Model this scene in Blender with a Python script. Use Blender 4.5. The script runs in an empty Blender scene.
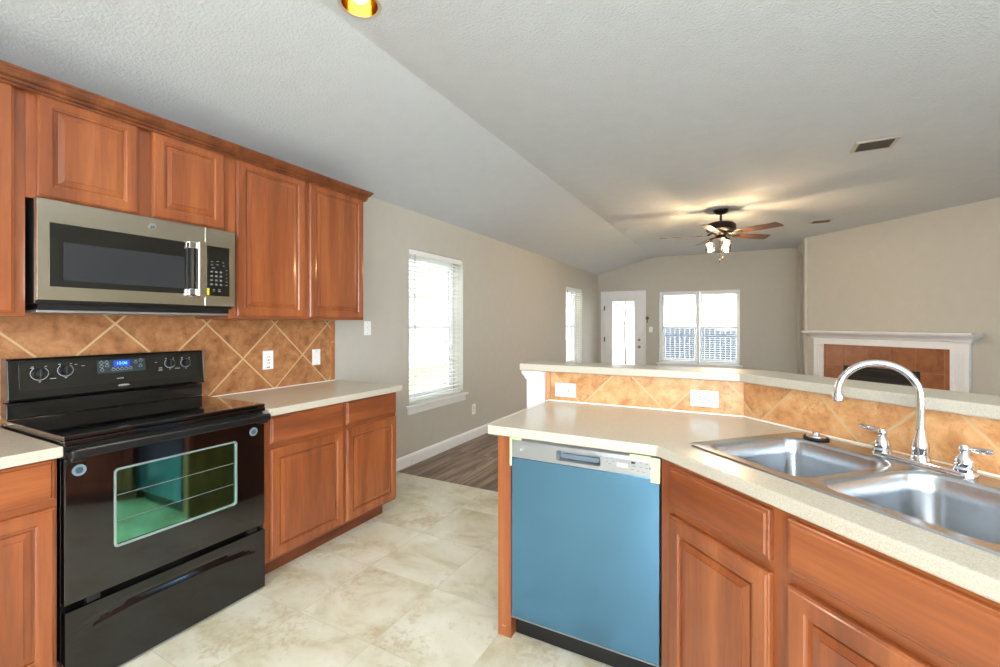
import bpy, bmesh, math, random
from mathutils import Vector, Matrix
random.seed(7)
R = math.radians
S = bpy.context.scene
COL = S.collection

# ------------------------------------------------------------------ camera, world, exposure
cam = bpy.data.cameras.new('camera')
cam_o = bpy.data.objects.new('camera', cam); COL.objects.link(cam_o)
cam.sensor_width = 36.0; cam.lens = 16.2; cam.clip_start = 0.02
cam.shift_y = -0.0091
cam_o.location = (2.79, 0.0, 1.347)
cam_o.rotation_euler = (R(90), 0, R(28.15))
S.camera = cam_o
S.view_settings.view_transform = 'Standard'
S.view_settings.look = 'None'
S.view_settings.gamma = 1.0
S.view_settings.use_curve_mapping = False
S.view_settings.exposure = -0.13

W = bpy.data.worlds.new('overcast_sky'); S.world = W; W.use_nodes = True
wn = W.node_tree.nodes; wl = W.node_tree.links
wn['Background'].inputs[0].default_value = (0.86, 0.93, 1.0, 1)
wn['Background'].inputs[1].default_value = 15.0

def area(name, loc, rot, sx, sy, power, color):
    L = bpy.data.lights.new(name, 'AREA'); L.shape = 'RECTANGLE'; L.size = sx; L.size_y = sy
    L.energy = power; L.color = color
    o = bpy.data.objects.new(name, L); COL.objects.link(o); o.location = loc; o.rotation_euler = rot
    return o
# unseen fill lamps, added as daylight from behind and beside the camera
area('nook_daylight_fill', (3.6, -2.35, 1.5), (R(90), 0, 0), 3.6, 1.9, 30, (0.84, 0.93, 1.0))
area('side_daylight_fill', (6.15, -1.0, 1.5), (R(90), 0, R(90)), 2.4, 1.9, 44, (0.84, 0.93, 1.0))
area('fill_bounced_off_ceiling', (3.0, -0.7, 1.75), (R(180), R(22), 0), 1.2, 1.2, 54, (0.86, 0.94, 1.0))  # unseen fill aimed at the ceiling, added for soft overhead light

# ------------------------------------------------------------------ materials
def lin(c):
    return tuple(((v/255)/12.92 if v/255 <= .04045 else ((v/255+.055)/1.055)**2.4) for v in c)
def newmat(name):
    m = bpy.data.materials.new(name); m.use_nodes = True
    return m, m.node_tree.nodes, m.node_tree.links, m.node_tree.nodes['Principled BSDF']
def mat(name, rgb, rough=.5, metal=0, coat=0, bump=0, bscale=200, spec=.5, var=0, emis=None, estr=0, bdist=.004, vscale=9):
    m, n, l, b = newmat(name)
    c = lin(rgb)
    b.inputs['Base Color'].default_value = (*c, 1)
    b.inputs['Roughness'].default_value = rough
    b.inputs['Metallic'].default_value = metal
    b.inputs['Coat Weight'].default_value = coat
    b.inputs['Coat Roughness'].default_value = .08
    b.inputs['Specular IOR Level'].default_value = spec
    tc = n.new('ShaderNodeTexCoord')
    if bump:
        t = n.new('ShaderNodeTexNoise'); t.inputs['Scale'].default_value = bscale; t.inputs['Detail'].default_value = 3
        bp = n.new('ShaderNodeBump'); bp.inputs['Strength'].default_value = bump; bp.inputs['Distance'].default_value = bdist
        l.new(tc.outputs['Object'], t.inputs['Vector']); l.new(t.outputs['Fac'], bp.inputs['Height']); l.new(bp.outputs[0], b.inputs['Normal'])
    t = n.new('ShaderNodeTexNoise'); t.inputs['Scale'].default_value = vscale; t.inputs['Detail'].default_value = 4
    r = n.new('ShaderNodeValToRGB')
    v = max(var, .02)
    r.color_ramp.elements[0].color = (*[x*(1-v) for x in c], 1); r.color_ramp.elements[1].color = (*[min(1, x*(1+v)) for x in c], 1)
    r.color_ramp.elements[0].position = .3; r.color_ramp.elements[1].position = .7
    l.new(tc.outputs['Object'], t.inputs['Vector']); l.new(t.outputs['Fac'], r.inputs[0]); l.new(r.outputs[0], b.inputs['Base Color'])
    if emis:
        b.inputs['Emission Color'].default_value = (*lin(emis), 1); b.inputs['Emission Strength'].default_value = estr
    return m
def wood(name, dark, midc, light, stretch, rough=.3, coat=.5, sc=1.0):
    m, n, l, b = newmat(name)
    tc = n.new('ShaderNodeTexCoord'); oi = n.new('ShaderNodeObjectInfo')
    add = n.new('ShaderNodeVectorMath'); add.operation = 'ADD'
    cb = n.new('ShaderNodeCombineXYZ')
    ml = n.new('ShaderNodeMath'); ml.operation = 'MULTIPLY'; ml.inputs[1].default_value = 17
    l.new(oi.outputs['Random'], ml.inputs[0])
    for i in range(3): l.new(ml.outputs[0], cb.inputs[i])
    l.new(tc.outputs['Object'], add.inputs[0]); l.new(cb.outputs[0], add.inputs[1])
    mp = n.new('ShaderNodeMapping'); mp.inputs['Scale'].default_value = [s*sc for s in stretch]
    l.new(add.outputs[0], mp.inputs['Vector'])
    t = n.new('ShaderNodeTexNoise'); t.inputs['Scale'].default_value = 1.0; t.inputs['Detail'].default_value = 4; t.inputs['Distortion'].default_value = .25
    l.new(mp.outputs[0], t.inputs['Vector'])
    r = n.new('ShaderNodeValToRGB'); e = r.color_ramp.elements
    e[0].position = .3; e[0].color = (*lin(dark), 1); e[1].position = .72; e[1].color = (*lin(light), 1)
    k = e.new(.5); k.color = (*lin(midc), 1)
    l.new(t.outputs['Fac'], r.inputs[0])
    mp2 = n.new('ShaderNodeMapping'); mp2.inputs['Scale'].default_value = [s*sc*9 for s in stretch]
    l.new(add.outputs[0], mp2.inputs['Vector'])
    t2 = n.new('ShaderNodeTexNoise'); t2.inputs['Scale'].default_value = 1.0; t2.inputs['Detail'].default_value = 3
    l.new(mp2.outputs[0], t2.inputs['Vector'])
    mr = n.new('ShaderNodeMapRange'); mr.inputs['From Min'].default_value = .3; mr.inputs['From Max'].default_value = .7
    mr.inputs['To Min'].default_value = .86; mr.inputs['To Max'].default_value = 1.08
    l.new(t2.outputs['Fac'], mr.inputs['Value'])
    mx = n.new('ShaderNodeVectorMath'); mx.operation = 'SCALE'
    l.new(r.outputs[0], mx.inputs[0]); l.new(mr.outputs[0], mx.inputs['Scale'])
    l.new(mx.outputs[0], b.inputs['Base Color'])
    b.inputs['Roughness'].default_value = rough; b.inputs['Coat Weight'].default_value = coat; b.inputs['Coat Roughness'].default_value = .12
    return m
def grid_tile(name, kind, pitch_u, pitch_v, off, grout_w, tile_cols, grout_col, axes, rough=.3, coat=0, pits=.0, dark=None, stagger=0, cloud=2.2):
    """axes: (a,b) expressions as 3-vectors on Object coords giving the two lattice coordinates"""
    m, n, l, b = newmat(name)
    tc = n.new('ShaderNodeTexCoord')
    def dot(v):
        d = n.new('ShaderNodeVectorMath'); d.operation = 'DOT_PRODUCT'; d.inputs[1].default_value = v
        l.new(tc.outputs['Object'], d.inputs[0]); return d.outputs['Value']
    def M(op, a, bb=None):
        k = n.new('ShaderNodeMath'); k.operation = op
        for i, x in enumerate((a, bb)):
            if x is None: continue
            if isinstance(x, (int, float)): k.inputs[i].default_value = x
            else: l.new(x, k.inputs[i])
        return k.outputs[0]
    u = M('DIVIDE', M('SUBTRACT', dot(axes[0]), off[0]), pitch_u)
    v = M('DIVIDE', M('SUBTRACT', dot(axes[1]), off[1]), pitch_v)
    if stagger: u = M('ADD', u, M('MULTIPLY', M('FLOOR', v), stagger))
    fu, fv = M('FLOOR', u), M('FLOOR', v)
    du = M('MULTIPLY', M('PINGPONG', u, .5), pitch_u); dv = M('MULTIPLY', M('PINGPONG', v, .5), pitch_v)
    dmin = M('MINIMUM', du, dv)
    g = n.new('ShaderNodeMapRange'); g.inputs['From Min'].default_value = grout_w*.35; g.inputs['From Max'].default_value = grout_w*.6
    l.new(dmin, g.inputs['Value'])
    cb = n.new('ShaderNodeCombineXYZ'); l.new(fu, cb.inputs[0]); l.new(fv, cb.inputs[1])
    wnz = n.new('ShaderNodeTexWhiteNoise'); wnz.noise_dimensions = '3D'; l.new(cb.outputs[0], wnz.inputs['Vector'])
    off3 = n.new('ShaderNodeVectorMath'); off3.operation = 'MULTIPLY_ADD'; off3.inputs[1].default_value = (9, 9, 9)
    l.new(wnz.outputs['Color'], off3.inputs[0]); l.new(tc.outputs['Object'], off3.inputs[2])
    t = n.new('ShaderNodeTexNoise'); t.inputs['Scale'].default_value = cloud; t.inputs['Detail'].default_value = 7; t.inputs['Roughness'].default_value = .62; t.inputs['Distortion'].default_value = .35 if kind == 'travertine' else .6
    if kind == 'plank':
        mp = n.new('ShaderNodeMapping'); mp.inputs['Scale'].default_value = (9, .9, 1); l.new(off3.outputs[0], mp.inputs['Vector']); l.new(mp.outputs[0], t.inputs['Vector'])
    elif kind == 'stone':
        mp = n.new('ShaderNodeMapping'); mp.inputs['Scale'].default_value = (1, 1.35, 1); mp.inputs['Rotation'].default_value = (0, 0, .6); l.new(off3.outputs[0], mp.inputs['Vector']); l.new(mp.outputs[0], t.inputs['Vector'])
    else: l.new(off3.outputs[0], t.inputs['Vector'])
    r = n.new('ShaderNodeValToRGB'); e = r.color_ramp.elements
    e[0].position = .28; e[0].color = (*lin(tile_cols[0]), 1); e[1].position = .72; e[1].color = (*lin(tile_cols[2]), 1)
    k = e.new(.48); k.color = (*lin(tile_cols[1]), 1)
    l.new(t.outputs['Fac'], r.inputs[0])
    colout = r.outputs[0]
    if pits:
        t3 = n.new('ShaderNodeTexNoise'); t3.inputs['Scale'].default_value = 95 if kind != 'stone' else 30; t3.inputs['Detail'].default_value = 6; t3.inputs['Roughness'].default_value = .7
        l.new(off3.outputs[0], t3.inputs['Vector'])
        t4 = n.new('ShaderNodeTexNoise'); t4.inputs['Scale'].default_value = 7 if kind != 'stone' else 3; t4.inputs['Detail'].default_value = 2
        l.new(off3.outputs[0], t4.inputs['Vector'])
        s = M('ADD', t3.outputs['Fac'], M('MULTIPLY', M('SUBTRACT', t4.outputs['Fac'], .5), .35 if kind != 'stone' else .9))
        pr = n.new('ShaderNodeMapRange'); pr.inputs['From Min'].default_value = .56; pr.inputs['From Max'].default_value = .74
        pr.inputs['To Max'].default_value = pits
        l.new(s, pr.inputs['Value'])
        mx = n.new('ShaderNodeMix'); mx.data_type = 'RGBA'
        l.new(pr.outputs[0], mx.inputs['Factor']); l.new(colout, mx.inputs['A']); mx.inputs['B'].default_value = (*lin(dark), 1)
        colout = mx.outputs['Result']
    hs = n.new('ShaderNodeMapRange'); hs.inputs['To Min'].default_value = {'stone': .96, 'plank': .75}.get(kind, .9); hs.inputs['To Max'].default_value = {'stone': 1.02, 'plank': 1.15}.get(kind, 1.06)
    l.new(wnz.outputs['Value'], hs.inputs['Value'])
    sc = n.new('ShaderNodeVectorMath'); sc.operation = 'SCALE'; l.new(colout, sc.inputs[0]); l.new(hs.outputs[0], sc.inputs['Scale'])
    mg = n.new('ShaderNodeMix'); mg.data_type = 'RGBA'
    l.new(g.outputs[0], mg.inputs['Factor']); mg.inputs['A'].default_value = (*lin(grout_col), 1); l.new(sc.outputs[0], mg.inputs['B'])
    l.new(mg.outputs['Result'], b.inputs['Base Color'])
    bp = n.new('ShaderNodeBump'); bp.inputs['Strength'].default_value = .5; bp.inputs['Distance'].default_value = .0015
    l.new(g.outputs[0], bp.inputs['Height']); l.new(bp.outputs[0], b.inputs['Normal'])
    b.inputs['Roughness'].default_value = rough; b.inputs['Coat Weight'].default_value = coat; b.inputs['Coat Roughness'].default_value = .15
    return m
def glass(name, tint=(1, 1, 1), refl=.08):
    m, n, l, b = newmat(name)
    tr = n.new('ShaderNodeBsdfTransparent'); tr.inputs[0].default_value = (*tint, 1)
    gl = n.new('ShaderNodeBsdfGlossy'); gl.inputs['Roughness'].default_value = .02
    fr = n.new('ShaderNodeFresnel'); fr.inputs['IOR'].default_value = 1.45
    ad = n.new('ShaderNodeMath'); ad.operation = 'MULTIPLY_ADD'; ad.inputs[1].default_value = .8; ad.inputs[2].default_value = refl*.3; ad.use_clamp = True
    mx = n.new('ShaderNodeMixShader')
    l.new(fr.outputs[0], ad.inputs[0]); l.new(ad.outputs[0], mx.inputs[0]); l.new(tr.outputs[0], mx.inputs[1]); l.new(gl.outputs[0], mx.inputs[2])
    l.new(mx.outputs[0], n['Material Output'].inputs[0])
    return m
def emit(name, rgb, st):
    m, n, l, b = newmat(name)
    b.inputs['Base Color'].default_value = (*lin(rgb), 1)
    b.inputs['Emission Color'].default_value = (*lin(rgb), 1); b.inputs['Emission Strength'].default_value = st
    return m

CD, CM, CL = (118, 60, 29), (143, 76, 38), (166, 95, 49)
WV = wood('cherry_maple_vertical', CD, CM, CL, (11, 11, .9))
WH = wood('cherry_maple_horizontal', CD, CM, CL, (.9, 11, 11))
WK = wood('toe_kick_wood', (84, 40, 20), (104, 52, 26), (128, 68, 36), (3, 16, 16), rough=.5, coat=0)
WCR = wood('crown_wood_shaded', (92, 46, 24), (116, 62, 32), (138, 78, 42), (3, 14, 14))  # cabinet wood darkened: shade on the down-facing moulding put into the colour
BLADE = wood('walnut_blade', (50, 32, 20), (82, 54, 33), (108, 74, 46), (5, 40, 40), rough=.35)
WALL = mat('greige_paint', (188, 184, 174), .75, bump=.12, bscale=260)
CEIL = mat('textured_ceiling_paint', (206, 211, 216), .9, bump=.8, bscale=75, bdist=.006)
WHITE = mat('white_trim_paint', (232, 233, 234), .4)
PLASTIC = mat('white_plastic', (240, 240, 238), .35)
SLOT = mat('dark_slot', (40, 40, 42), .6)
DARKTXT = mat('grey_print', (120, 122, 126), .6)
BLIND = mat('blind_slat_white', (240, 240, 236), .5)
def _translucent(m, f):
    n, l = m.node_tree.nodes, m.node_tree.links
    t = n.new('ShaderNodeBsdfTranslucent'); t.inputs[0].default_value = (.9, .9, .87, 1)
    x = n.new('ShaderNodeMixShader'); x.inputs[0].default_value = f
    l.new(n['Principled BSDF'].outputs[0], x.inputs[1]); l.new(t.outputs[0], x.inputs[2]); l.new(x.outputs[0], n['Material Output'].inputs[0])
_translucent(BLIND, .45)
CREAM = mat('cream_valance', (232, 224, 200), .5)
COUNTER = mat('beige_counter', (190, 182, 166), .27, coat=.1, var=.16, spec=.5, vscale=330)
CAULK = mat('white_caulk', (240, 236, 228), .5)
BLK = mat('black_enamel', (9, 9, 10), .12, coat=.5)
BLKG = mat('black_glass', (5, 5, 6), .04, coat=1)
BLKP = mat('black_plastic', (17, 18, 20), .3)
BLKM = mat('matte_black', (14, 14, 14), .6)
BURN = mat('burner_ring_grey', (52, 54, 56), .2)
STEEL = mat('brushed_stainless', (196, 187, 170), .24, metal=1)
SINKM = mat('satin_sink_steel', (188, 193, 198), .27, metal=1)
STEELG = mat('grey_appliance_panel', (172, 174, 176), .3, metal=.75)
CHROME = mat('chrome', (222, 224, 228), .05, metal=1)
FILM = mat('blue_protective_film', (94, 142, 178), .2, metal=.9, coat=.3, var=.02)
TAPE = mat('pale_green_tape', (204, 226, 166), .5)
YEL = mat('yellow_sticker', (222, 226, 30), .5)
PRINT = mat('panel_print', (168, 174, 180), .5)
LCD = mat('grey_lcd', (196, 206, 208), .3)
BLUE = emit('blue_display', (10, 60, 200), .9)
DIG = emit('display_digits', (110, 190, 255), 1.6)
BRONZE = mat('oil_rubbed_bronze', (24, 20, 20), .35, metal=.6)
GOLD = mat('gold_reflector', (226, 178, 74), .12, metal=1)
BULB = emit('warm_bulb', (255, 214, 140), 14)
FBULB = emit('fan_bulb', (255, 226, 160), 26)
GLASS = glass('window_glass', (.97, .98, .98))
JAR = glass('clear_jar_glass', (.97, .95, .9), .3)
OVENG = mat('coated_oven_glass', (104, 176, 146), .05, metal=1, var=.2)
OVENF = mat('oven_window_frit', (150, 168, 164), .25, metal=.5)
MWG = mat('microwave_window', (62, 64, 68), .2, metal=.5)
BRONZETILE = None
VENTM = mat('vent_metal', (190, 182, 166), .45)
NICK = mat('satin_nickel', (150, 140, 128), .3, metal=1)
d45 = 1/math.sqrt(2)
TILE_COLS = ((174, 114, 68), (206, 151, 98), (224, 180, 130))
GROUTC = (204, 170, 126)
# diagonal lattice: a=(h+z)/sqrt2, b=(h-z)/sqrt2 with pitch .311
def diag(name, h0, z0, axis=(1, 0, 0), cols=TILE_COLS):
    ax = Vector(axis)
    return grid_tile(name, 'travertine', .3111, .3111, ((h0+z0)*d45, (h0-z0)*d45), .0100, cols, GROUTC,
                     ((ax.x*d45, ax.y*d45, d45), (ax.x*d45, ax.y*d45, -d45)), rough=.38, pits=.75, dark=(126, 70, 40), cloud=16)
T_LEFT = diag('tan_tile_diagonal_left_shaded', 1.745, 1.13, (0, 1, 0), ((132, 82, 48), (168, 113, 70), (192, 142, 96)))  # same tile in darker tones, with the under-cabinet shade painted in
T_PEN = diag('tan_tile_diagonal_straight', 2.02, .905, (1, 0, 0))
T_45 = diag('tan_tile_diagonal_angled', .085, .905, (1, 0, 0))
FLOOR_T = grid_tile('beige_stone_floor_tile', 'stone', .445, .455, (.97, 1.415), .004, ((184, 170, 134), (210, 205, 184), (226, 224, 210)), (194, 188, 168),
                    ((1, 0, 0), (0, 1, 0)), rough=.32, pits=.42, dark=(166, 134, 84), cloud=3.0)
FLOOR_W = grid_tile('brown_plank_floor', 'plank', .18, 1.2, (0, .4), .003, ((78, 63, 54), (128, 108, 94), (184, 162, 142)), (62, 50, 42),
                    ((1, 0, 0), (0, 1, 0)), rough=.42, cloud=1.5, stagger=.0)
FP_TILE = grid_tile('brown_hearth_tile', 'travertine', .305, .305, (.38, .74), .006, ((120, 70, 38), (150, 92, 52), (168, 108, 64)), (160, 116, 76),
                    ((1, 0, 0), (0, 0, 1)), rough=.35, pits=.3, dark=(90, 46, 26), cloud=5)

# ------------------------------------------------------------------ mesh helpers
class G:
    def __init__(s): s.bm = bmesh.new(); s.mi = 0
    def _m(s, faces):
        for f in faces: f.material_index = s.mi
    def box(s, x0, x1, y0, y1, z0, z1, bev=0, seg=2):
        r = bmesh.ops.create_cube(s.bm, size=1)
        for v in r['verts']:
            v.co = Vector(((x0+x1)/2+v.co.x*(x1-x0), (y0+y1)/2+v.co.y*(y1-y0), (z0+z1)/2+v.co.z*(z1-z0)))
        fs = set(f for v in r['verts'] for f in v.link_faces)
        s._m(fs)
        if bev:
            es = list(set(e for v in r['verts'] for e in v.link_edges))
            k = bmesh.ops.bevel(s.bm, geom=es, offset=bev, segments=seg, profile=.6, affect='EDGES', clamp_overlap=True)
            s._m(k['faces'])
        return s
    def prism(s, pts, z0, z1, fn=None):
        """pts 2D polygon; fn(x,y,z)->world, default (x,y,z)"""
        fn = fn or (lambda x, y, z: (x, y, z))
        a = [s.bm.verts.new(fn(x, y, z0)) for x, y in pts]; b = [s.bm.verts.new(fn(x, y, z1)) for x, y in pts]
        n = len(pts); fs = [s.bm.faces.new(a[::-1]), s.bm.faces.new(b)]
        for i in range(n): fs.append(s.bm.faces.new((a[i], a[(i+1) % n], b[(i+1) % n], b[i])))
        s._m(fs); return s
    def loops(s, loops, close0=True, close1=True, closed=True):
        vs = [[s.bm.verts.new(p) for p in lp] for lp in loops]
        fs = []
        for a, b in zip(vs, vs[1:]):
            n = len(a)
            for i in range(n if closed else n-1):
                fs.append(s.bm.faces.new((a[i], a[(i+1) % n], b[(i+1) % n], b[i])))
        if close0: fs.append(s.bm.faces.new(vs[0][::-1]))
        if close1: fs.append(s.bm.faces.new(vs[-1]))
        s._m(fs); return s
    def lathe(s, prof, c=(0, 0, 0), axis='Z', n=28, cap=True):
        """prof list of (r, h)"""
        c = Vector(c)
        def P(r, h, t):
            x, y = r*math.cos(t), r*math.sin(t)
            return c+Vector({'Z': (x, y, h), 'Y': (x, h, y), 'X': (h, x, y)}[axis])
        return s.loops([[P(max(r, 1e-5), h, 2*math.pi*i/n) for i in range(n)] for r, h in prof], cap, cap)
    def tube(s, path, r, n=14, cap=True):
        path = [Vector(p) for p in path]
        rs = r if isinstance(r, (list, tuple)) else [r]*len(path)
        t0 = (path[1]-path[0]).normalized()
        up = Vector((0, 0, 1)) if abs(t0.z) < .9 else Vector((1, 0, 0))
        nx = t0.cross(up).normalized(); lps = []
        for i, p in enumerate(path):
            t = (path[min(i+1, len(path)-1)]-path[max(i-1, 0)]).normalized()
            nx = (nx-t*nx.dot(t)).normalized(); ny = t.cross(nx)
            lps.append([p+(nx*math.cos(a)+ny*math.sin(a))*rs[i] for a in [2*math.pi*k/n for k in range(n)]])
        return s.loops(lps, cap, cap)
    def sweep(s, prof, path, cap=True):
        """prof: list of (out, z) ; path: list of (x,y, nx,ny) with outward mitre normals scaled"""
        return s.loops([[Vector((x+nx*o, y+ny*o, z)) for o, z in prof] for x, y, nx, ny in path], cap, cap)
    def xf(s, M): bmesh.ops.transform(s.bm, matrix=M, verts=s.bm.verts); return s
    def build(s, name, mats, parent=None, smooth=False, bevel=0, world=None):
        me = bpy.data.meshes.new(name)
        bmesh.ops.recalc_face_normals(s.bm, faces=s.bm.faces)
        if world is not None: bmesh.ops.transform(s.bm, matrix=world.inverted(), verts=s.bm.verts)
        s.bm.to_mesh(me); s.bm.free()
        for m in (mats if isinstance(mats, (list, tuple)) else [mats]): me.materials.append(m)
        if smooth:
            for p in me.polygons: p.use_smooth = True
            try: me.set_sharp_from_angle(angle=R(38))
            except Exception: pass
        o = bpy.data.objects.new(name, me); COL.objects.link(o)
        if parent: o.parent = parent
        if bevel:
            b = o.modifiers.new('bevel', 'BEVEL'); b.width = bevel; b.segments = 2; b.limit_method = 'ANGLE'; b.angle_limit = R(40)
        return o
def ring(g, x0, x1, z0, z1, hx0, hx1, hz0, hz1, yf, yb, bev=.0015, r=0):
    def Q(a, b, c, d, y, q):
        return [(x, y, z) for x, z in (rrect(a, b, c, d, q, 4) if r else [(b, d), (a, d), (a, c), (b, c)])]
    e = max(r, .001); s_ = 1 if yb > yf else -1
    g.loops([Q(x0, x1, z0, z1, yb, .001), Q(x0, x1, z0, z1, yf+bev*s_, .001), Q(x0+bev, x1-bev, z0+bev, z1-bev, yf, .001), Q(hx0, hx1, hz0, hz1, yf, e), Q(hx0, hx1, hz0, hz1, yb, e)], False, False)
    return g
def thing(name, label, cat, loc=(0, 0, 0), rz=0, group=None, kind=None):
    o = bpy.data.objects.new(name, None); COL.objects.link(o); o.empty_display_size = .1
    o.location = loc; o.rotation_euler = (0, 0, R(rz))
    return tag(o, label, cat, group, kind)
def tag(o, label=None, cat=None, group=None, kind=None):
    if label: o['label'] = label
    if cat: o['category'] = cat
    if group: o['group'] = group
    if kind: o['kind'] = kind
    return o
def struct(g, name, m, **k):
    return tag(g.build(name, m, **k), kind='structure')
def text(s, size, name, m, parent, M, depth=.0006, align='CENTER'):
    cu = bpy.data.curves.new(name, 'FONT'); cu.body = s; cu.size = size; cu.extrude = depth; cu.align_x = align; cu.align_y = 'CENTER'
    t = bpy.data.objects.new(name, cu); COL.objects.link(t)
    dg = bpy.context.evaluated_depsgraph_get(); me = bpy.data.meshes.new_from_object(t.evaluated_get(dg))
    bpy.data.objects.remove(t); me.name = name
    me.transform(M); me.materials.clear(); me.materials.append(m)
    o = bpy.data.objects.new(name, me); COL.objects.link(o); o.parent = parent
    return o
FACE = Matrix.Rotation(R(90), 4, 'X')      # text lying in XY -> standing, facing -Y
def rrect(x0, x1, y0, y1, r, n=6):
    """rounded rectangle; r = radius or 4 radii (x1y1, x0y1, x0y0, x1y0)"""
    rr = r if isinstance(r, (list, tuple)) else [r]*4
    out = []
    for (cx, cy, a0), q in zip(((x1, y1, 0), (x0, y1, 90), (x0, y0, 180), (x1, y0, 270)), rr):
        sx = 1 if cx == x1 else -1; sy = 1 if cy == y1 else -1
        for i in range(n+1):
            a = R(a0+90*i/n); out.append((cx-sx*q+q*math.cos(a), cy-sy*q+q*math.sin(a)))
    return out
def boolcut(o, cutter_bm_builder):
    c = cutter_bm_builder.build('cutter', WALL)
    md = o.modifiers.new('b', 'BOOLEAN'); md.operation = 'DIFFERENCE'; md.solver = 'EXACT'; md.object = c
    dg = bpy.context.evaluated_depsgraph_get(); me = bpy.data.meshes.new_from_object(o.evaluated_get(dg))
    o.modifiers.remove(md); old = o.data; nm = old.name; o.data = me; bpy.data.meshes.remove(old); me.name = nm
    bpy.data.objects.remove(c)
def cells(us, vs, holes, add):
    """split rectangle us x vs into cells skipping holes (u0,u1,v0,v1)"""
    U = sorted(set([us[0], us[1]]+[h[i] for h in holes for i in (0, 1)])); V = sorted(set([vs[0], vs[1]]+[h[i] for h in holes for i in (2, 3)]))
    for a, b in zip(U, U[1:]):
        for c, d in zip(V, V[1:]):
            mu, mv = (a+b)/2, (c+d)/2
            if any(h[0] < mu < h[1] and h[2] < mv < h[3] for h in holes): continue
            add(a, b, c, d)

# ------------------------------------------------------------------ room shell
YB = 9.785                       # living-room back wall
YF = -2.4; XR = 6.2; HC = 2.745; CR = 1.18
W1 = (3.375, 4.322, .57, 2.075); W2 = (7.75, 8.70, .57, 2.04)
g = G(); cells((YF-.2, YB+.25), (-.05, 2.46), [(W1[0], W1[1], W1[2], W1[3]), (W2[0], W2[1], W2[2], W2[3])], lambda a, b, c, d: g.box(-.25, 0, a, b, c, d))
struct(g, 'wall_left', WALL)
BW = (1.30, 2.775, .55, 2.02); DR = (.135, .975, 0, 2.005)
g = G(); cells((0, XR+.2), (-.05, 2.95), [BW, DR], lambda a, b, c, d: g.box(a, b, YB, YB+.25, c, d))
struct(g, 'wall_back', WALL)
# wall behind the camera and the right wall, with openings made for the fill lamps
g = G(); cells((0, XR), (-.05, 2.95), [(1.8, 5.4, .55, 2.45)], lambda a, b, c, d: g.box(a, b, YF-.2, YF, c, d))
struct(g, 'wall_front', WALL)
g = G(); cells((YF-.2, YB), (-.05, 2.95), [(-2.25, .25, .55, 2.45)], lambda a, b, c, d: g.box(XR, XR+.2, a, b, c, d))
struct(g, 'wall_right', WALL)
for nm, f in (('unseen_window_4', lambda a, b, c, d: (a, b, YF-.16, YF-.12, c, d)), ('unseen_window_5', None)):  # out-of-view window frames, added around the daylight fill lamps
    g = G()
    if f:
        for a, b in ((1.8, 1.86), (3.57, 3.63), (5.34, 5.4)): g.box(a, b, YF-.18, YF-.1, .55, 2.45)
        g.box(1.8, 5.4, YF-.18, YF-.1, .55, .61); g.box(1.8, 5.4, YF-.18, YF-.1, 2.39, 2.45)
    else:
        for a, b in ((-2.25, -2.19), (-1.03, -.97), (.19, .25)): g.box(XR+.1, XR+.18, a, b, .55, 2.45)
        g.box(XR+.1, XR+.18, -2.25, .25, .55, .61); g.box(XR+.1, XR+.18, -2.25, .25, 2.39, 2.45)
    struct(g, nm, WHITE)
# floors
g = G(); g.box(-.02, XR+.1, YF-.1, 3.18, -.05, 0); struct(g, 'floor', FLOOR_T)
g = G(); g.box(-.02, XR+.1, 3.18, YB+.1, -.05, 0); g.box(3.6, 6, 8, YB+.1, -.05, 0); struct(g, 'floor', FLOOR_W)
# ceiling: slope rising from the left wall to the crease, then flat, with round holes for the cans
CANS = [(1.322, 1.445), (1.335, -.35), (2.85, .45), (2.85, -1.2)]
g = G()
g.prism([(-.05, 2.427), (CR, HC), (CR, HC+.12), (-.05, 2.58)], YF-.1, YB+.1, lambda x, y, z: (x, z, y))
hh = [(x-.12, x+.12, y-.12, y+.12) for x, y in CANS]
cells((CR, XR+.1), (YF-.1, YB+.1), hh, lambda a, b, c, d: g.box(a, b, c, d, HC, HC+.12))
for (x, y) in CANS:
    n = 40; q = []; c = []
    for i in range(n):
        t = 2*math.pi*(i+.5)/n; m_ = max(abs(math.cos(t)), abs(math.sin(t)))
        q.append((x+.12*math.cos(t)/m_, y+.12*math.sin(t)/m_, HC)); c.append((x+.079*math.cos(t), y+.079*math.sin(t), HC))
    g.loops([q, c, [(a, b, HC+.12) for a, b, _ in c]], False, False)
    for sx in (-1, 1):
        for sy in (-1, 1):
            t0 = [p for p in q if (p[0]-x)*sx > .1*0+.09 and (p[1]-y)*sy > .09]
            t0.sort(key=lambda p: math.atan2(p[1]-y, p[0]-x))
            if len(t0) >= 2:
                cc = (x+.12*sx, y+.12*sy, HC); 
                for a, b in zip(t0, t0[1:]):
                    if (Vector(a)-Vector(cc)).length < .03 and (Vector(b)-Vector(cc)).length < .03:
                        g.bm.faces.new([g.bm.verts.new(p) for p in (a, cc, b)])
struct(g, 'ceiling', CEIL)

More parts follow.
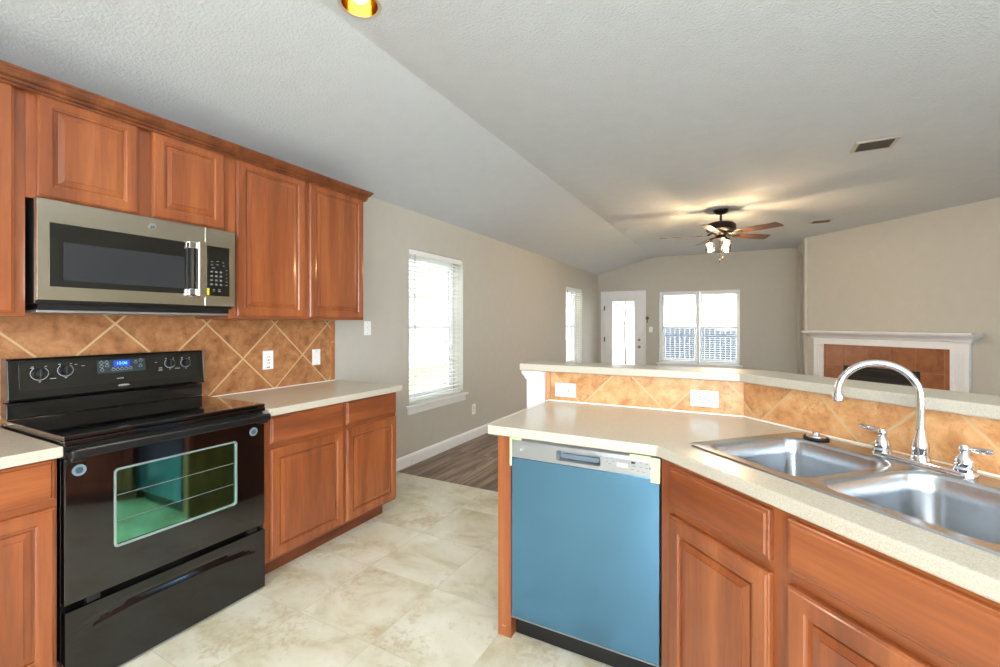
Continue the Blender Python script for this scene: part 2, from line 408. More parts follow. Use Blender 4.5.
# fireplace wall (diagonal), and short wall with the arched opening
FPO = Vector((3.708, 8.752, 0)); FPA = math.degrees(math.atan2(6.945-8.752, 5.3-3.708))
g = G()
g.box(0, 3.80, 0, .12, 0, HC+.06)
g.xf(Matrix.Translation(FPO) @ Matrix.Rotation(R(FPA), 4, 'Z')); struct(g, 'wall_fireplace', WALL)
g = G()   # arched wall, plane x = 3.68..3.8
def arch_pts(y0, y1, spring, top, n=14):
    c = (y0+y1)/2; h = (y1-y0)/2
    return [(c+h*math.cos(t), spring+(top-spring)*math.sin(t)) for t in [math.pi*i/n for i in range(n+1)]]
ap = arch_pts(8.90, 9.42, 2.3, 2.56)
fn = lambda a, b, c: (c, a, b)
g.prism([(9.42, 0), (YB, 0), (YB, HC+.06), (9.42, HC+.06)], 3.70, 3.82, fn)
g.prism([(8.72, 0), (8.90, 0), (8.90, HC+.06), (8.72, HC+.06)], 3.70, 3.82, fn)
for a, b in zip(ap, ap[1:]):
    g.prism([(b[0], b[1]), (a[0], a[1]), (a[0], HC+.06), (b[0], HC+.06)], 3.70, 3.82, fn)
struct(g, 'wall_hall', WALL)
g = G(); g.box(4.75, 4.85, 8.0, YB, 0, HC+.06); struct(g, 'wall_hall', WALL)

# baseboards
def baseboard(name, pts, side):
    prof = [(0, 0), (.014, 0), (.014, .085), (.011, .098), (.006, .108), (0, .11)]
    g = G(); (x0, y0), (x1, y1) = pts; d = Vector((x1-x0, y1-y0)).normalized(); nx, ny = (-d.y*side, d.x*side)
    g.sweep(prof, [(x0, y0, nx, ny), (x1, y1, nx, ny)]); struct(g, name, WHITE)
baseboard('baseboard_left', ((0, 2.50), (0, YB)), -1)
baseboard('baseboard_back', ((1.03, YB), (3.70, YB)), -1)
baseboard('baseboard_right', ((XR, YF), (XR, 5.94)), 1)
u = Vector((math.cos(R(FPA)), math.sin(R(FPA))))
p0 = FPO.xy+u*2.2; p1 = FPO.xy+u*3.75
baseboard('baseboard_fireplace', ((p0.x, p0.y), (p1.x, p1.y)), -1)

# ------------------------------------------------------------------ windows on the left wall and back wall
def window(name, w, h, z0, loc, rz, units=1, depth=.15):
    """local: opening x 0..w, interior face y=0, outside +y"""
    root = thing(name, None, None, loc, rz, kind='structure')
    f = G(); fy0, fy1 = depth-.01, depth+.05
    f.box(0, .035, fy0, fy1, z0, z0+h); f.box(w-.035, w, fy0, fy1, z0, z0+h); f.box(0, w, fy0, fy1, z0, z0+.05); f.box(0, w, fy0, fy1, z0+h-.035, z0+h)
    uw = w/units
    for k in range(1, units): f.box(uw*k-.022, uw*k+.022, fy0-.13, fy1, z0, z0+h)
    f.build('frame', WHITE, root)
    for k in range(units):
        a, b = uw*k+.036, uw*(k+1)-.036
        zm = z0+h*.5
        s = G()
        for c, d, yy in ((z0+.051, zm+.02, depth+.0), (zm-.02, z0+h-.036, depth+.022)):
            s.box(a, a+.028, yy, yy+.02, c, d); s.box(b-.028, b, yy, yy+.02, c, d); s.box(a+.028, b-.028, yy, yy+.02, c, c+.034); s.box(a+.028, b-.028, yy, yy+.02, d-.034, d)
        sh = s.build('sash', WHITE, root)
        p = G(); p.box(a+.029, b-.029, depth+.008, depth+.012, z0+.086, zm-.015); p.box(a+.029, b-.029, depth+.030, depth+.034, zm+.015, z0+h-.071); p.build('pane', GLASS, sh)
    s = G(); s.box(-.05, w+.05, -.045, -.0005, z0-.022, z0+.003, .006); s.box(.001, w-.001, -.002, depth-.011, z0-.0, z0+.003)
    st = s.build('sill', WHITE, root)
    s = G(); s.box(-.03, w+.03, -.018, -.0005, z0-.085, z0-.022, .004); s.build('apron', WHITE, st)
    return root
window('window_1', W1[1]-W1[0], W1[3]-W1[2], W1[2], (0, W1[0], 0), 90)
window('window_2', W2[1]-W2[0], W2[3]-W2[2], W2[2], (0, W2[0], 0), 90)
window('window_3', BW[1]-BW[0], BW[3]-BW[2], BW[2], (BW[0], YB, 0), 0, units=2)
def blind(label, w, z0, z1, loc, rz, hd=.055, hm=None, tilt=0, yo=.045, wand=.1, group=None):
    root = thing('window_blind', label, 'blind', loc, rz, group)
    h = G(); h.box(.004, w-.004, yo-.035, yo-.025, z1-hd, z1-.002, .002); h.box(.006, w-.006, yo-.025, yo+.02, z1-.045, z1-.003); h.build('valance', hm or WHITE, root)
    s = G(); z = z1-hd-.02; n = 0
    while z > z0+.05:
        a = R(tilt); dy, dz = .024*math.cos(a), .024*math.sin(a); t = .0009
        s.prism([(yo-dy, z-dz-t), (yo+dy, z+dz-t), (yo+dy, z+dz+t), (yo-dy, z-dz+t)], .008, w-.008, lambda p, q, r: (r, p, q)); z -= .043
    s.build('slats', BLIND, root)
    b = G(); b.box(.008, w-.008, yo-.025, yo+.025, z0+.008, z0+.03, .003); b.build('bottom_rail', BLIND, root)
    c = G()
    for x in (.12*w, .88*w):
        for y in (yo-.026, yo+.026): c.box(x-.001, x+.001, y-.001, y+.001, z0+.02, z1-.04)
    c.build('ladder_cord', BLIND, root)
    k = G(); k.tube([(wand*w, yo-.04, z1-.05), (wand*w, yo-.04, z1-.05-(z1-z0)*.5)], .0045, 8); k.build('tilt_wand', DARKTXT, root)
    return root
blind('white slatted blind in the tall side window nearest the kitchen', W1[1]-W1[0], W1[2]+.003, W1[3], (0, W1[0], 0), 90, wand=.1)
blind('white slatted blind in the far side window near the back corner', W2[1]-W2[0], W2[2]+.003, W2[3], (0, W2[0], 0), 90, tilt=0)
bw = (BW[1]-BW[0])/2
blind('white slatted blind on the left half of the back window, next to the glass door', bw-.027, BW[2]+.003, BW[3], (BW[0]+.002, YB, 0), 0, hd=.05, tilt=0)
blind('white slatted blind on the right half of the back window', bw-.027, BW[2]+.003, BW[3], (BW[0]+bw+.025, YB, 0), 0, hd=.05, tilt=1)

# ------------------------------------------------------------------ glazed back door
dr = thing('door_1', None, None, (0, YB, 0), 0, kind='structure')
g = G()
for a, b in ((.077, .137), (.973, 1.033)): g.box(a, b, -.018, -.0005, 0, 2.0, .004)
g.box(.077, 1.033, -.018, -.0005, 2.0, 2.062, .004)
for a, b in ((.136, .150), (.960, .974)): g.box(a, b, .0, .15, 0, 2.004)
g.box(.136, .974, 0, .15, 1.99, 2.004); g.build('door_casing', WHITE, dr)
g = G()
cells((.152, .958), (.012, 1.988), [(.315, .800, .25, 1.85)], lambda a, b, c, d: g.box(a, b, .01, .05, c, d))
sl = g.build('door_slab', WHITE, dr)
g = G(); 
for a, b, c, d in ((.300, .325, .235, 1.865), (.79, .815, .235, 1.865), (.325, .79, .235, .26), (.325, .79, 1.84, 1.865)): g.box(a, b, .0, .012, c, d, .003)
g.build('glass_trim', WHITE, sl)
g = G(); g.box(.316, .799, .028, .032, .251, 1.849); g.build('door_glass', GLASS, sl)
g = G(); g.lathe([(.001, -.055), (.024, -.053), (.029, -.04), (.026, -.026), (.012, -.02), (.012, -.004), (.032, -.003), (.032, .01)], (.895, .0, .87), 'Y'); g.build('door_knob', NICK, sl, smooth=True)
g = G(); g.lathe([(.001, -.014), (.024, -.013), (.028, 0), (.028, .01)], (.895, 0, 1.02), 'Y'); g.box(.89, .90, -.028, -.013, 1.005, 1.035, .002); g.build('deadbolt', NICK, sl, smooth=True)
for z in (.35, 1.02, 1.70):
    g = G(); g.tube([(.151, -.006, z-.05), (.151, -.006, z+.05)], .008, 8); g.box(.145, .163, -.002, .009, z-.045, z+.045); g.build('hinge', SLOT, dr, smooth=True)
g = G(); g.lathe([(.001, -.03), (.03, -.028), (.036, -.018), (.036, -.0005)], (1.062, YB, 1.48), 'Y'); g.box(1.052, 1.072, YB-.008, YB-.0005, 1.38, 1.46, .003)
tag(g.build('door_alarm', mat('brown_plastic', (108, 96, 84), .5), smooth=True), 'small round brown alarm sensor on the wall right of the glass door', 'alarm')

# ------------------------------------------------------------------ outside
g = G(); g.box(-25, 25, -6, 45, -.55, -.45); tag(g.build('ground', mat('dry_lawn', (176, 172, 140), .9, var=.15)), kind='structure')
fc = thing('wooden_fence', 'grey weathered board fence outside behind the back window', 'fence', (3, 15.5, -.45))
BO = mat('weathered_board', (58, 64, 76), .8, var=.35)
for i, x in enumerate([-.25+.146*k for k in range(68)]):
    x -= 3; g = G(); h = 1.74+random.uniform(-.015, .015); g.prism([(x, 0), (x+.138, 0), (x+.138, h-.02), (x+.118, h), (x+.02, h), (x, h-.02)], -.01, .01, lambda a, b, c: (a, c, b)); g.build('board', BO, fc)
for z in (.3, 1.4):
    g = G(); g.box(-3.25, 6.6, .011, .05, z, z+.09); g.build('rail', BO, fc)
hs = thing('neighbour_house', 'pale house with a hipped roof beyond the fence', 'house', (0, 0, -.45))
SID = mat('pale_siding', (226, 220, 206), .8); ROOF = mat('grey_shingle', (150, 150, 152), .9, var=.12)
g = G(); g.box(-5, 6.5, 30, 38, 0, 3.2); g.build('wall', SID, hs)
g = G(); g.prism([(-5.5, 3.2), (7, 3.2), (4.0, 5.2), (-2.5, 5.2)], 29.5, 38.5, lambda a, b, c: (a, c, b)); g.build('roof', ROOF, hs)
hs = thing('neighbour_house', 'white house seen through the side window', 'house', (0, 0, -.45))
g = G(); g.box(-16, -9, 6, 22, 0, 3.0); g.build('wall', mat('white_siding', (240, 240, 238), .8), hs)
g = G(); g.prism([(5.5, 3.0), (22.5, 3.0), (19.5, 4.4), (8.5, 4.4)], -16.5, -8.6, lambda a, b, c: (c, a, b)); g.build('roof', mat('pale_shingle', (226, 226, 226), .9), hs)
for y in (11.0, 13.2):
    g = G(); g.box(-8.99, -8.93, y, y+1.0, .9, 1.6); w_ = g.build('window', mat('grey_glass', (108, 116, 126), .2), hs)
    g = G()
    for a, b, c, d in ((y-.05, y+1.05, .85, .9), (y-.05, y+1.05, 1.6, 1.65), (y-.05, y, .9, 1.6), (y+1, y+1.05, .9, 1.6), (y+.48, y+.52, .9, 1.6)): g.box(-8.95, -8.90, a, b, c, d)
    g.build('window_trim', WHITE, w_)
tr = thing('sapling', 'thin bare sapling outside the glass door', 'tree', (-.22, 13.4, -.45))
BARK = mat('pale_bark', (70, 64, 60), .9)
g = G(); g.tube([(0, 0, 0), (.03, 0, .8), (-.02, .03, 1.6), (.04, 0, 2.4), (.02, 0, 3.0)], [.035, .03, .024, .016, .006], 8)
for i in range(16):
    z = 1.6+i*.08; a = i*2.4; l_ = .55-.02*i; b0 = Vector((0, 0, z)); b1 = b0+Vector((math.cos(a)*l_, math.sin(a)*l_, .25)); b2 = b1+Vector((math.cos(a+.6)*.25, math.sin(a+.6)*.25, .15))
    g.tube([b0, b1, b2], [.012, .007, .003], 6)
g.build('trunk', BARK, tr)
g = G()
for i in range(220):
    a = random.uniform(0, 6.28); r_ = random.uniform(.2, .8); z = random.uniform(1.7, 3.0); c = Vector((math.cos(a)*r_, math.sin(a)*r_, z)); d = .035
    q = Matrix.Rotation(random.uniform(0, 3), 3, 'Z') @ Matrix.Rotation(random.uniform(0, 3), 3, 'X')
    vs = [g.bm.verts.new(c+q @ Vector(p)) for p in ((-d, 0, 0), (0, -d*.5, 0), (d, 0, 0), (0, d*.5, 0))]; g.bm.faces.new(vs)
tag(g.build('leaves', mat('dull_leaf', (50, 54, 44), .8), tr), kind='stuff')

# ------------------------------------------------------------------ cabinet parts (local frame: x along the run, front faces -y, z up)
def panel_door(x0, x1, z0, z1, yf, parent, t=.019, fr=.057, name='door', label=None):
    g = G()
    def L(i, y): return [(x0+i, y, z0+i), (x1-i, y, z0+i), (x1-i, y, z1-i), (x0+i, y, z1-i)]
    o = yf-t
    g.loops([L(0, yf-.0005), L(0, o+.007), L(.002, o+.004), L(.006, o+.0035), L(.009, o), L(fr-.012, o), L(fr-.008, o+.004), L(fr-.003, o+.005), L(fr-.002, o+.0125),
             L(fr+.005, o+.0125), L(fr+.006, o+.0075), L(fr+.026, o+.0035), L(fr+.027, o+.0005)])
    ob = g.build(name, WV, parent); return ob
def slab_front(x0, x1, z0, z1, yf, parent, name='drawer', t=.019):
    g = G()
    def L(i, y): return [(x0+i, y, z0+i), (x1-i, y, z0+i), (x1-i, y, z1-i), (x0+i, y, z1-i)]
    o = yf-t
    g.loops([L(0, yf-.0005), L(0, o+.008), L(.003, o+.005), L(.009, o+.0045), L(.013, o)])
    return g.build(name, WH, parent)
def cab_body(x0, x1, z0, z1, depth, parent, stiles, rails, back=-.003, open_top=False, toe=False):
    """carcass as real panels, face frame (stiles/rails) at the front. y: back..-depth"""
    g = G(); y0, y1 = -depth+.019, back
    g.box(x0, x0+.016, y0, y1, z0, z1); g.box(x1-.016, x1, y0, y1, z0, z1); g.box(x0+.016, x1-.016, y0, y1, z0, z0+.016)
    g.box(x0+.016, x1-.016, y1-.008, y1, z0+.016, z1)
    if not open_top: g.box(x0+.016, x1-.016, y0, y1-.008, z1-.016, z1)
    g.build('carcass', WV, parent)
    for a, b in stiles:
        f = G(); f.box(a, b, -depth, y0, z0, z1); f.build('stile', WV, parent)
    for c, d in rails:
        st = sorted(stiles)
        for (a, b), (a2, b2) in zip(st, st[1:]): f = G(); f.box(b, a2, -depth, y0, c, d); f.build('rail', WH, parent)

# upper cabinets, left wall: root at wall foot, rz=90: local x = world y, local y = -world x
UB, UT = 1.378, 2.29
c1 = thing('wall_cabinet', 'upper cherry-toned cabinet at the far left, left of the microwave', 'cabinet', (0, 0, 0), 90, 'upper kitchen cabinets')
cab_body(-.30, .673, UB, UT, .33, c1, [(-.30, -.262), (.16, .20), (.64, .673)], [(UB, UB+.02), (2.262, UT)])
panel_door(.185, .640, UB+.012, 2.268, -.33, c1); panel_door(-.285, .175, UB+.012, 2.268, -.33, c1)
c2 = thing('wall_cabinet', 'short two-door upper cabinet directly above the microwave', 'cabinet', (0, 0, 0), 90, 'upper kitchen cabinets')
cab_body(.674, 1.462, 1.845, UT, .33, c2, [(.674, .715), (1.03, 1.11), (1.42, 1.462)], [(1.845, 1.87), (2.262, UT)])
panel_door(.702, 1.042, 1.853, 2.268, -.33, c2); panel_door(1.098, 1.432, 1.853, 2.268, -.33, c2)
c3 = thing('wall_cabinet', 'tall two-door upper cabinet at the right end, beside the grey wall', 'cabinet', (0, 0, 0), 90, 'upper kitchen cabinets')
cab_body(1.463, 2.456, UB, UT, .33, c3, [(1.463, 1.51), (1.93, 1.985), (2.42, 2.456)], [(UB, UB+.02), (2.262, UT)])
panel_door(1.498, 1.940, UB+.012, 2.268, -.33, c3); panel_door(1.973, 2.440, UB+.012, 2.268, -.33, c3)
# crown moulding along the front and back along the end
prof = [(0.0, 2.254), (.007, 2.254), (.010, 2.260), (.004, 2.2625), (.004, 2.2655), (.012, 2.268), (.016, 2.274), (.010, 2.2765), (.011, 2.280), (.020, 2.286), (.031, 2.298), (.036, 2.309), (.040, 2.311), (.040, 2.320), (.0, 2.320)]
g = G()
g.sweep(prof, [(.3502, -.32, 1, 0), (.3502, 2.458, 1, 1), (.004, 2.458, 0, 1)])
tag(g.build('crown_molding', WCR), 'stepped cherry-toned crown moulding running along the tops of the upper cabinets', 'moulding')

# base cabinets on the left wall
def base_left(x0, x1, splits, label):
    c = thing('base_cabinet', label, 'cabinet', (0, 0, 0), 90, 'base cabinets beside the range')
    st = [(x0, x0+.035)]+[(m-.02, m+.02) for m in splits]+[(x1-.028, x1)]
    cab_body(x0, x1, .10, .874, .61, c, st, [(.10, .13), (.69, .72), (.862, .874)])
    k = G(); k.box(x0+.002, x1-.05 if x1 > 2 else x1, -.535, -.003, .001, .099); k.build('toe_kick', WK, c)
    b = [x0+.03]+splits+[x1]
    for i in range(len(b)-1):
        a = b[i]+(.0 if i == 0 else .012); d = b[i+1]-(.014 if i < len(b)-2 else .008)
        slab_front(a, d, .720, .864, -.61, c, t=.021); panel_door(a, d, .118, .692, -.61, c, t=.021)
    return c
base_left(1.476, 2.486, [2.008], 'two-door two-drawer base cabinet under the counter right of the range')
base_left(-.35, .678, [.16], 'base cabinet at the far left edge, left of the range')
def counter_box(y0, y1, label, end):
    o = thing('countertop', label, 'countertop')
    g = G(); g.box(.011, .668, y0, y1, .8745, .914, .006, 3); g.build('slab', COUNTER, o)
    g = G(); g.box(.0105, .016, y0, y1-end, .9142, .919); g.build('caulk_line', CAULK, o)
    return o
counter_box(1.474, 2.495, 'beige countertop slab right of the black range', .02)
counter_box(-.37, .679, 'beige countertop slab left of the black range at the picture edge', 0)
# tile backsplash on the left wall
bs = thing('tile_backsplash', 'tan diagonal tile backsplash on the left wall behind the range', 'backsplash')
g = G(); g.box(.0006, .010, -.37, 2.437, .9145, 1.377); g.box(.0006, .010, .686, 1.4615, 1.377, 1.394); g.build('tile_field', T_LEFT, bs)
g = G(); g.box(.0006, .010, 2.441, 2.478, .9145, 1.21, .002); g.box(.0006, .010, 2.441, 2.478, 1.214, 1.376, .002)
g.build('edge_tile', mat('tan_edge_tile', (176, 112, 66), .38, var=.25), bs)
g = G(); g.box(.0006, .008, 2.436, 2.442, .9145, 1.376); g.build('grout_joint', mat('grout', GROUTC, .8), bs)

# ------------------------------------------------------------------ outlets and switches
def outlet(kind, label, loc, rz, size=(.07, .115), horiz=False, group='white wall plates'):
    """local: plate centred on x/z, back at y=0, faces -y"""
    o = thing('wall_outlet' if kind == 'outlet' else 'light_switch', label, kind if kind == 'outlet' else 'switch', loc, rz, group)
    w, h = size
    g = G(); g.box(-w/2, w/2, -.006, -.0006, -h/2, h/2, .002); g.build('plate', PLASTIC, o)
    if kind == 'outlet':
        for s in (-1, 1):
            c = (s*.0195, 0) if horiz else (0, s*.0195)
            g = G(); g.prism([(c[0]+x, c[1]+y) for x, y in rrect(-.0145, .0145, -.0145, .0145, .009, 4)], -.0085, -.0055, lambda a, b, c_: (a, c_, b))
            r_ = g.build('receptacle', PLASTIC, o)
            rg = G(); n_ = 24; rg.loops([[(c[0]+q*math.cos(2*math.pi*i/n_), -.00605, c[1]+q*math.sin(2*math.pi*i/n_)) for i in range(n_)] for q in (.0155, .0172)], False, False); rg.build('receptacle_gap', DARKTXT, r_)
            g = G()
            if horiz:
                for dz in (-.006, .006): g.box(c[0]-.005, c[0]+.005, -.0092, -.0084, c[1]+dz-.0019, c[1]+dz+.0019)
                g.lathe([(.0025, -.0092), (.0025, -.0084)], (c[0]+.009, 0, c[1]), 'Y', 10)
            else:
                for dx in (-.006, .006): g.box(dx-.0016, dx+.0016, -.0092, -.0084, c[1]-.0045, c[1]+.0045)
                g.lathe([(.0025, -.0092), (.0025, -.0084)], (0, 0, c[1]-.009), 'Y', 10)
            g.build('slot', SLOT, r_)
        g = G(); g.lathe([(.003, -.0075), (.003, -.0055)], (0, 0, 0), 'Y', 10); g.build('screw', DARKTXT, o)
    elif kind == 'gfci':
        pass
    else:
        g = G(); g.box(-.005, .005, -.016, -.0055, -.004, .012, .002); g.build('toggle', PLASTIC, o)
        g = G()
        for z in (-.045, .045): g.lathe([(.003, -.0075), (.003, -.0055)], (0, 0, z), 'Y', 10)
        g.build('screw', DARKTXT, o)
    return o
def decora(label, loc, rz):
    o = thing('wall_outlet', label, 'outlet', loc, rz, 'white wall plates')
    g = G(); g.box(-.037, .037, -.006, -.0006, -.062, .062, .002); g.build('plate', PLASTIC, o)
    g = G(); g.box(-.0165, .0165, -.0085, -.0055, -.033, .033, .001); r_ = g.build('receptacle', PLASTIC, o)
    g = G()
    for z in (-.02, .02):
        for dx in (-.006, .006): g.box(dx-.0016, dx+.0016, -.0092, -.0084, z-.004, z+.004)
    g.box(-.006, .006, -.0092, -.0084, -.004, -.001); g.box(-.006, .006, -.0092, -.0084, .001, .004)
    g.build('slot', DARKTXT, r_)
    g = G(); g.box(-.012, .012, -.0068, -.0055, -.052, -.045); g.build('label_mark', DARKTXT, o)
decora('white outlet on the tan tiles nearest the range', (.0105, 1.914, 1.11), 90)
outlet('switch', 'white switch plate on the tan tiles near the right end of the backsplash', (.0105, 2.30, 1.105), 90)
outlet('switch', 'white switch on the grey wall just right of the upper cabinets', (.0, 2.83, 1.315), 90, size=(.075, .118))
outlet('outlet', 'white outlet low on the grey wall right of the near side window', (.0, 4.55, .345), 90, size=(.078, .12))
outlet('outlet', 'white outlet lying sideways on the peninsula tiles beside the white post', (1.925, 2.3955, .98), 0, size=(.122, .076), horiz=True)
outlet('outlet', 'white outlet lying sideways on the peninsula tiles above the dishwasher corner', (2.634, 2.3955, .987), 0, size=(.125, .078), horiz=True)
outlet('switch', 'small white switch plate on the wall between glass door and back window', (1.13, YB, 1.24), 0, size=(.075, .115))

# ------------------------------------------------------------------ microwave (local x = world y)
mw = thing('microwave', 'stainless over-the-range microwave under the short cabinet', 'microwave', (0, 0, 0), 90)
g = G(); g.box(.686, 1.456, -.372, -.0105, 1.428, 1.838, .004); g.box(.70, 1.446, -.36, -.02, 1.405, 1.43); g.build('body', BLKP, mw)
g = ring(G(), .686, 1.3, 1.442, 1.838, .722, 1.213, 1.497, 1.748, -.402, -.373); dd = g.build('door', STEEL, mw)
g = ring(G(), .7215, 1.2135, 1.4965, 1.7485, .762, 1.205, 1.522, 1.676, -.4035, -.374, .0008); g.build('glass_border', BLKG, dd)
g = G(); g.box(.762, 1.205, -.4015, -.385, 1.522, 1.676); g.build('door_window', MWG, dd)
h_ = G(); h_.box(1.250, 1.290, -.446, -.4145, 1.485, 1.758, .008, 3); h_.box(1.256, 1.284, -.4145, -.4022, 1.49, 1.52); h_.box(1.256, 1.284, -.4145, -.4022, 1.72, 1.75); h_.build('handle', STEEL, dd)
for zz in (1.497, 1.728):
    h_ = G(); h_.box(1.216, 1.256, -.430, -.4038, zz-.008, zz+.026, .004); h_.build('handle_bracket', CHROME, dd)
h_ = G(); h_.box(1.2155, 1.2495, -.409, -.4037, 1.52, 1.725, .002); h_.build('handle_recess', BLKP, dd)
g = ring(G(), 1.3022, 1.456, 1.442, 1.838, 1.312, 1.425, 1.494, 1.748, -.402, -.373); g.build('control_frame', STEEL, mw)
g = G(); g.box(1.3118, 1.4252, -.4035, -.374, 1.4938, 1.7482, .001); cp = g.build('control_panel', BLKG, mw)
g = G()
for r_ in range(4):
    for c_ in range(3):
        x, z = 1.333+.0235*c_, 1.617-.0215*r_; g.box(x-.006, x+.006, -.4042, -.4036, z-.0045, z+.0045, 0)
for x, z, w in ((1.335, 1.668, .012), (1.363, 1.672, .013), (1.392, 1.668, .010), (1.335, 1.652, .012), (1.363, 1.655, .013), (1.395, 1.652, .010), (1.342, 1.637, .018), (1.409, 1.63, .007), (1.409, 1.61, .007), (1.409, 1.59, .008), (1.409, 1.57, .008), (1.409, 1.552, .010), (1.345, 1.526, .010), (1.372, 1.526, .014), (1.345, 1.519, .010), (1.372, 1.518, .012)):
    g.box(x-w/2, x+w/2, -.4042, -.4036, z-.0017, z+.0017)
g.build('keypad_print', mat('dim_print', (105, 110, 116), .5), cp)
g = G(); g.box(1.308, 1.322, -.4046, -.4037, 1.496, 1.532); g.build('yellow_sticker', YEL, mw)
def round_badge(parent, x, y, z, r, name='badge', mm=None):
    g = G(); g.lathe([(r, y+.0012), (r, y), (r*.86, y-.0006), (r*.84, y-.0002), (.001, y-.0002)], (x, 0, z), 'Y', 24)
    b = g.build(name, mm or CHROME, parent, smooth=True)
    text('ge', r*1.2, 'badge_letters', BLKP if mm is None else WHITE, b, Matrix.Translation((x, y-.0006, z)) @ FACE, .0003)
    return b
round_badge(mw, 1.072, -.4032, 1.797, .0165)
g = G(); g.box(.70, 1.446, -.35, -.06, 1.395, 1.4045, .001)
for x in (.95, 1.2): g.box(x, x+.004, -.352, -.06, 1.394, 1.406)
g.build('vent_strip', STEELG, mw)

# ------------------------------------------------------------------ range
RG = thing('electric_range', 'black freestanding electric range with glass cooktop', 'stove', (0, 0, 0), 90)
a, b = .684, 1.462
g = G(); g.box(a+.003, b-.003, -.611, -.02, .03, .925); g.build('body', BLK, RG)
for x in (a+.05, b-.05):
    for y in (-.56, -.07): 
        g = G(); g.lathe([(.016, .0), (.016, .012), (.008, .013), (.008, .031)], (x, y, 0), 'Z', 12); g.build('foot', BLKP, RG)
g = G(); g.box(a, b, -.645, -.085, .926, .943, .004); ct = g.build('cooktop', BLKG, RG)
g = G(); g.box(a, b, -.648, -.610, .905, .9255, .004); g.build('front_lip', BLK, RG)
g = G()
for (x, y, r_) in ((.90, -.50, .105), (1.27, -.50, .085), (.90, -.22, .08), (1.27, -.22, .1)):
    for rr in (r_, r_*.62):
        n = 40; g.loops([[(x+q*math.cos(2*math.pi*i/n), y+q*math.sin(2*math.pi*i/n), .9434) for i in range(n)] for q in (rr, rr-.0025)], False, False)
g.build('burner_mark', BURN, ct)
# backguard: lower riser and slanted console
g = G(); g.box(a, b, -.082, -.02, .9435, 1.012, .004); g.build('backguard', BLK, RG)
pr = [(-.02, 1.014), (-.100, 1.018), (-.104, 1.030), (-.088, 1.192), (-.080, 1.201), (-.02, 1.201)]
g = G(); g.prism(pr, a, b, lambda p, q, r: (r, p, q)); con = g.build('console', BLK, RG, bevel=.003)
# inset control fascia on the slanted face; helper maps (x,z) on the console face
def cf(x, z, o=0):
    t = (z-1.03)/(1.198-1.03); return (x, -.104+.016*t-o, z)
SL = math.atan2(.016, .168)
CT = lambda x, z, o: Matrix.Translation(cf(x, z, o)) @ Matrix.Rotation(-SL, 4, 'X') @ FACE
g = G(); rp = rrect(a+.035, b-.035, 1.062, 1.180, .014, 5)
g.loops([[cf(x, z, 0.0002) for x, z in rp], [cf(x, z, .0016) for x, z in rp], [cf(x, z, .0016) for x, z in rrect(a+.037, b-.037, 1.064, 1.178, .013, 5)]]); fas = g.build('control_fascia', BLKG, RG)
def knob(x, z, ring=.030):
    M = CT(x, z, .0018)
    k = G(); k.lathe([(.0215, 0), (.0215, .006), (.019, .014), (.0165, .018), (.001, .019)], (0, 0, 0), 'Z', 26)
    k.box(-.0042, .0042, -.019, .019, .016, .027, .002); k.xf(M); kb = k.build('knob', BLKP, RG, smooth=True)
    r_ = G(); n = 40
    lo = [[(q*math.cos(t), q*math.sin(t), .0004) for t in [R(125+290*i/n) for i in range(n+1)]] for q in (ring, ring-.0022)]
    r_.loops(lo, False, False, closed=False)
    for t in (125, 415, 270):
        r_.box(ring*1.22*math.cos(R(t))-.004, ring*1.22*math.cos(R(t))+.004, ring*1.22*math.sin(R(t))-.0014, ring*1.22*math.sin(R(t))+.0014, .0002, .0006)
    r_.xf(M); r_.build('dial_marks', PRINT, kb)
knob(.782, 1.133); knob(.868, 1.140, .028); knob(1.290, 1.140, .026); knob(1.368, 1.138, .026)
g = G(); M = CT(1.08, 1.145, .0018)
g.prism(rrect(-.098, .098, -.033, .030, .003, 2), 0, .0008); g.xf(M); kp = g.build('keypad', mat('keypad_grey', (40, 52, 56), .3), RG)
g = G(); g.prism(rrect(-.034, .030, -.004, .025, .002, 2), .0009, .0016); g.xf(M); ds = g.build('display', BLUE, RG)
text('10:06', .021, 'display_digits', DIG, ds, M @ Matrix.Translation((-.002, .011, .002)), .0003)
g = G()
for x, y in ((-.082, .018), (-.062, .018), (-.082, .001), (-.060, .002), (-.080, -.017), (.056, .012), (.078, .02), (.076, -.008), (-.036, -.018), (-.019, -.018), (-.002, -.018), (.016, -.017), (.034, -.016)):
    n = 14; g.loops([[(x+q*math.cos(2*math.pi*i/n), y+q*.8*math.sin(2*math.pi*i/n), .0010) for i in range(n)] for q in (.0078, .0062)], False, False)
    g.box(x-.004, x+.004, y+.0075, y+.0095, .0009, .0012)
g.xf(M); g.build('keypad_print', PRINT, kp)
g = G()
for x, z, w in ((.758, 1.158, .006), (.825, 1.107, .010), (1.225, 1.148, .005), (1.245, 1.118, .008), (1.245, 1.107, .010), (1.325, 1.11, .012), (1.07, 1.083, .014), (.905, 1.163, .005), (.93, 1.155, .006)):
    k = G(); g.box(*cf(x-w, z)[:1], x+w, cf(x, z)[1]-.0022, cf(x, z)[1]-.0018, z-.0012, z+.0012)
g.build('label_print', PRINT, fas)
g = G(); n = 28; M2 = CT(1.083, 1.047, 0)
g.loops([[(.024*k*math.cos(2*math.pi*i/n)+(.008 if i == 0 else 0), .0072*k*math.sin(2*math.pi*i/n), h) for i in range(n)] for k, h in ((1, -.001), (1, .002), (.8, .003))]); g.xf(M2); g.build('badge', CHROME, RG, smooth=True)
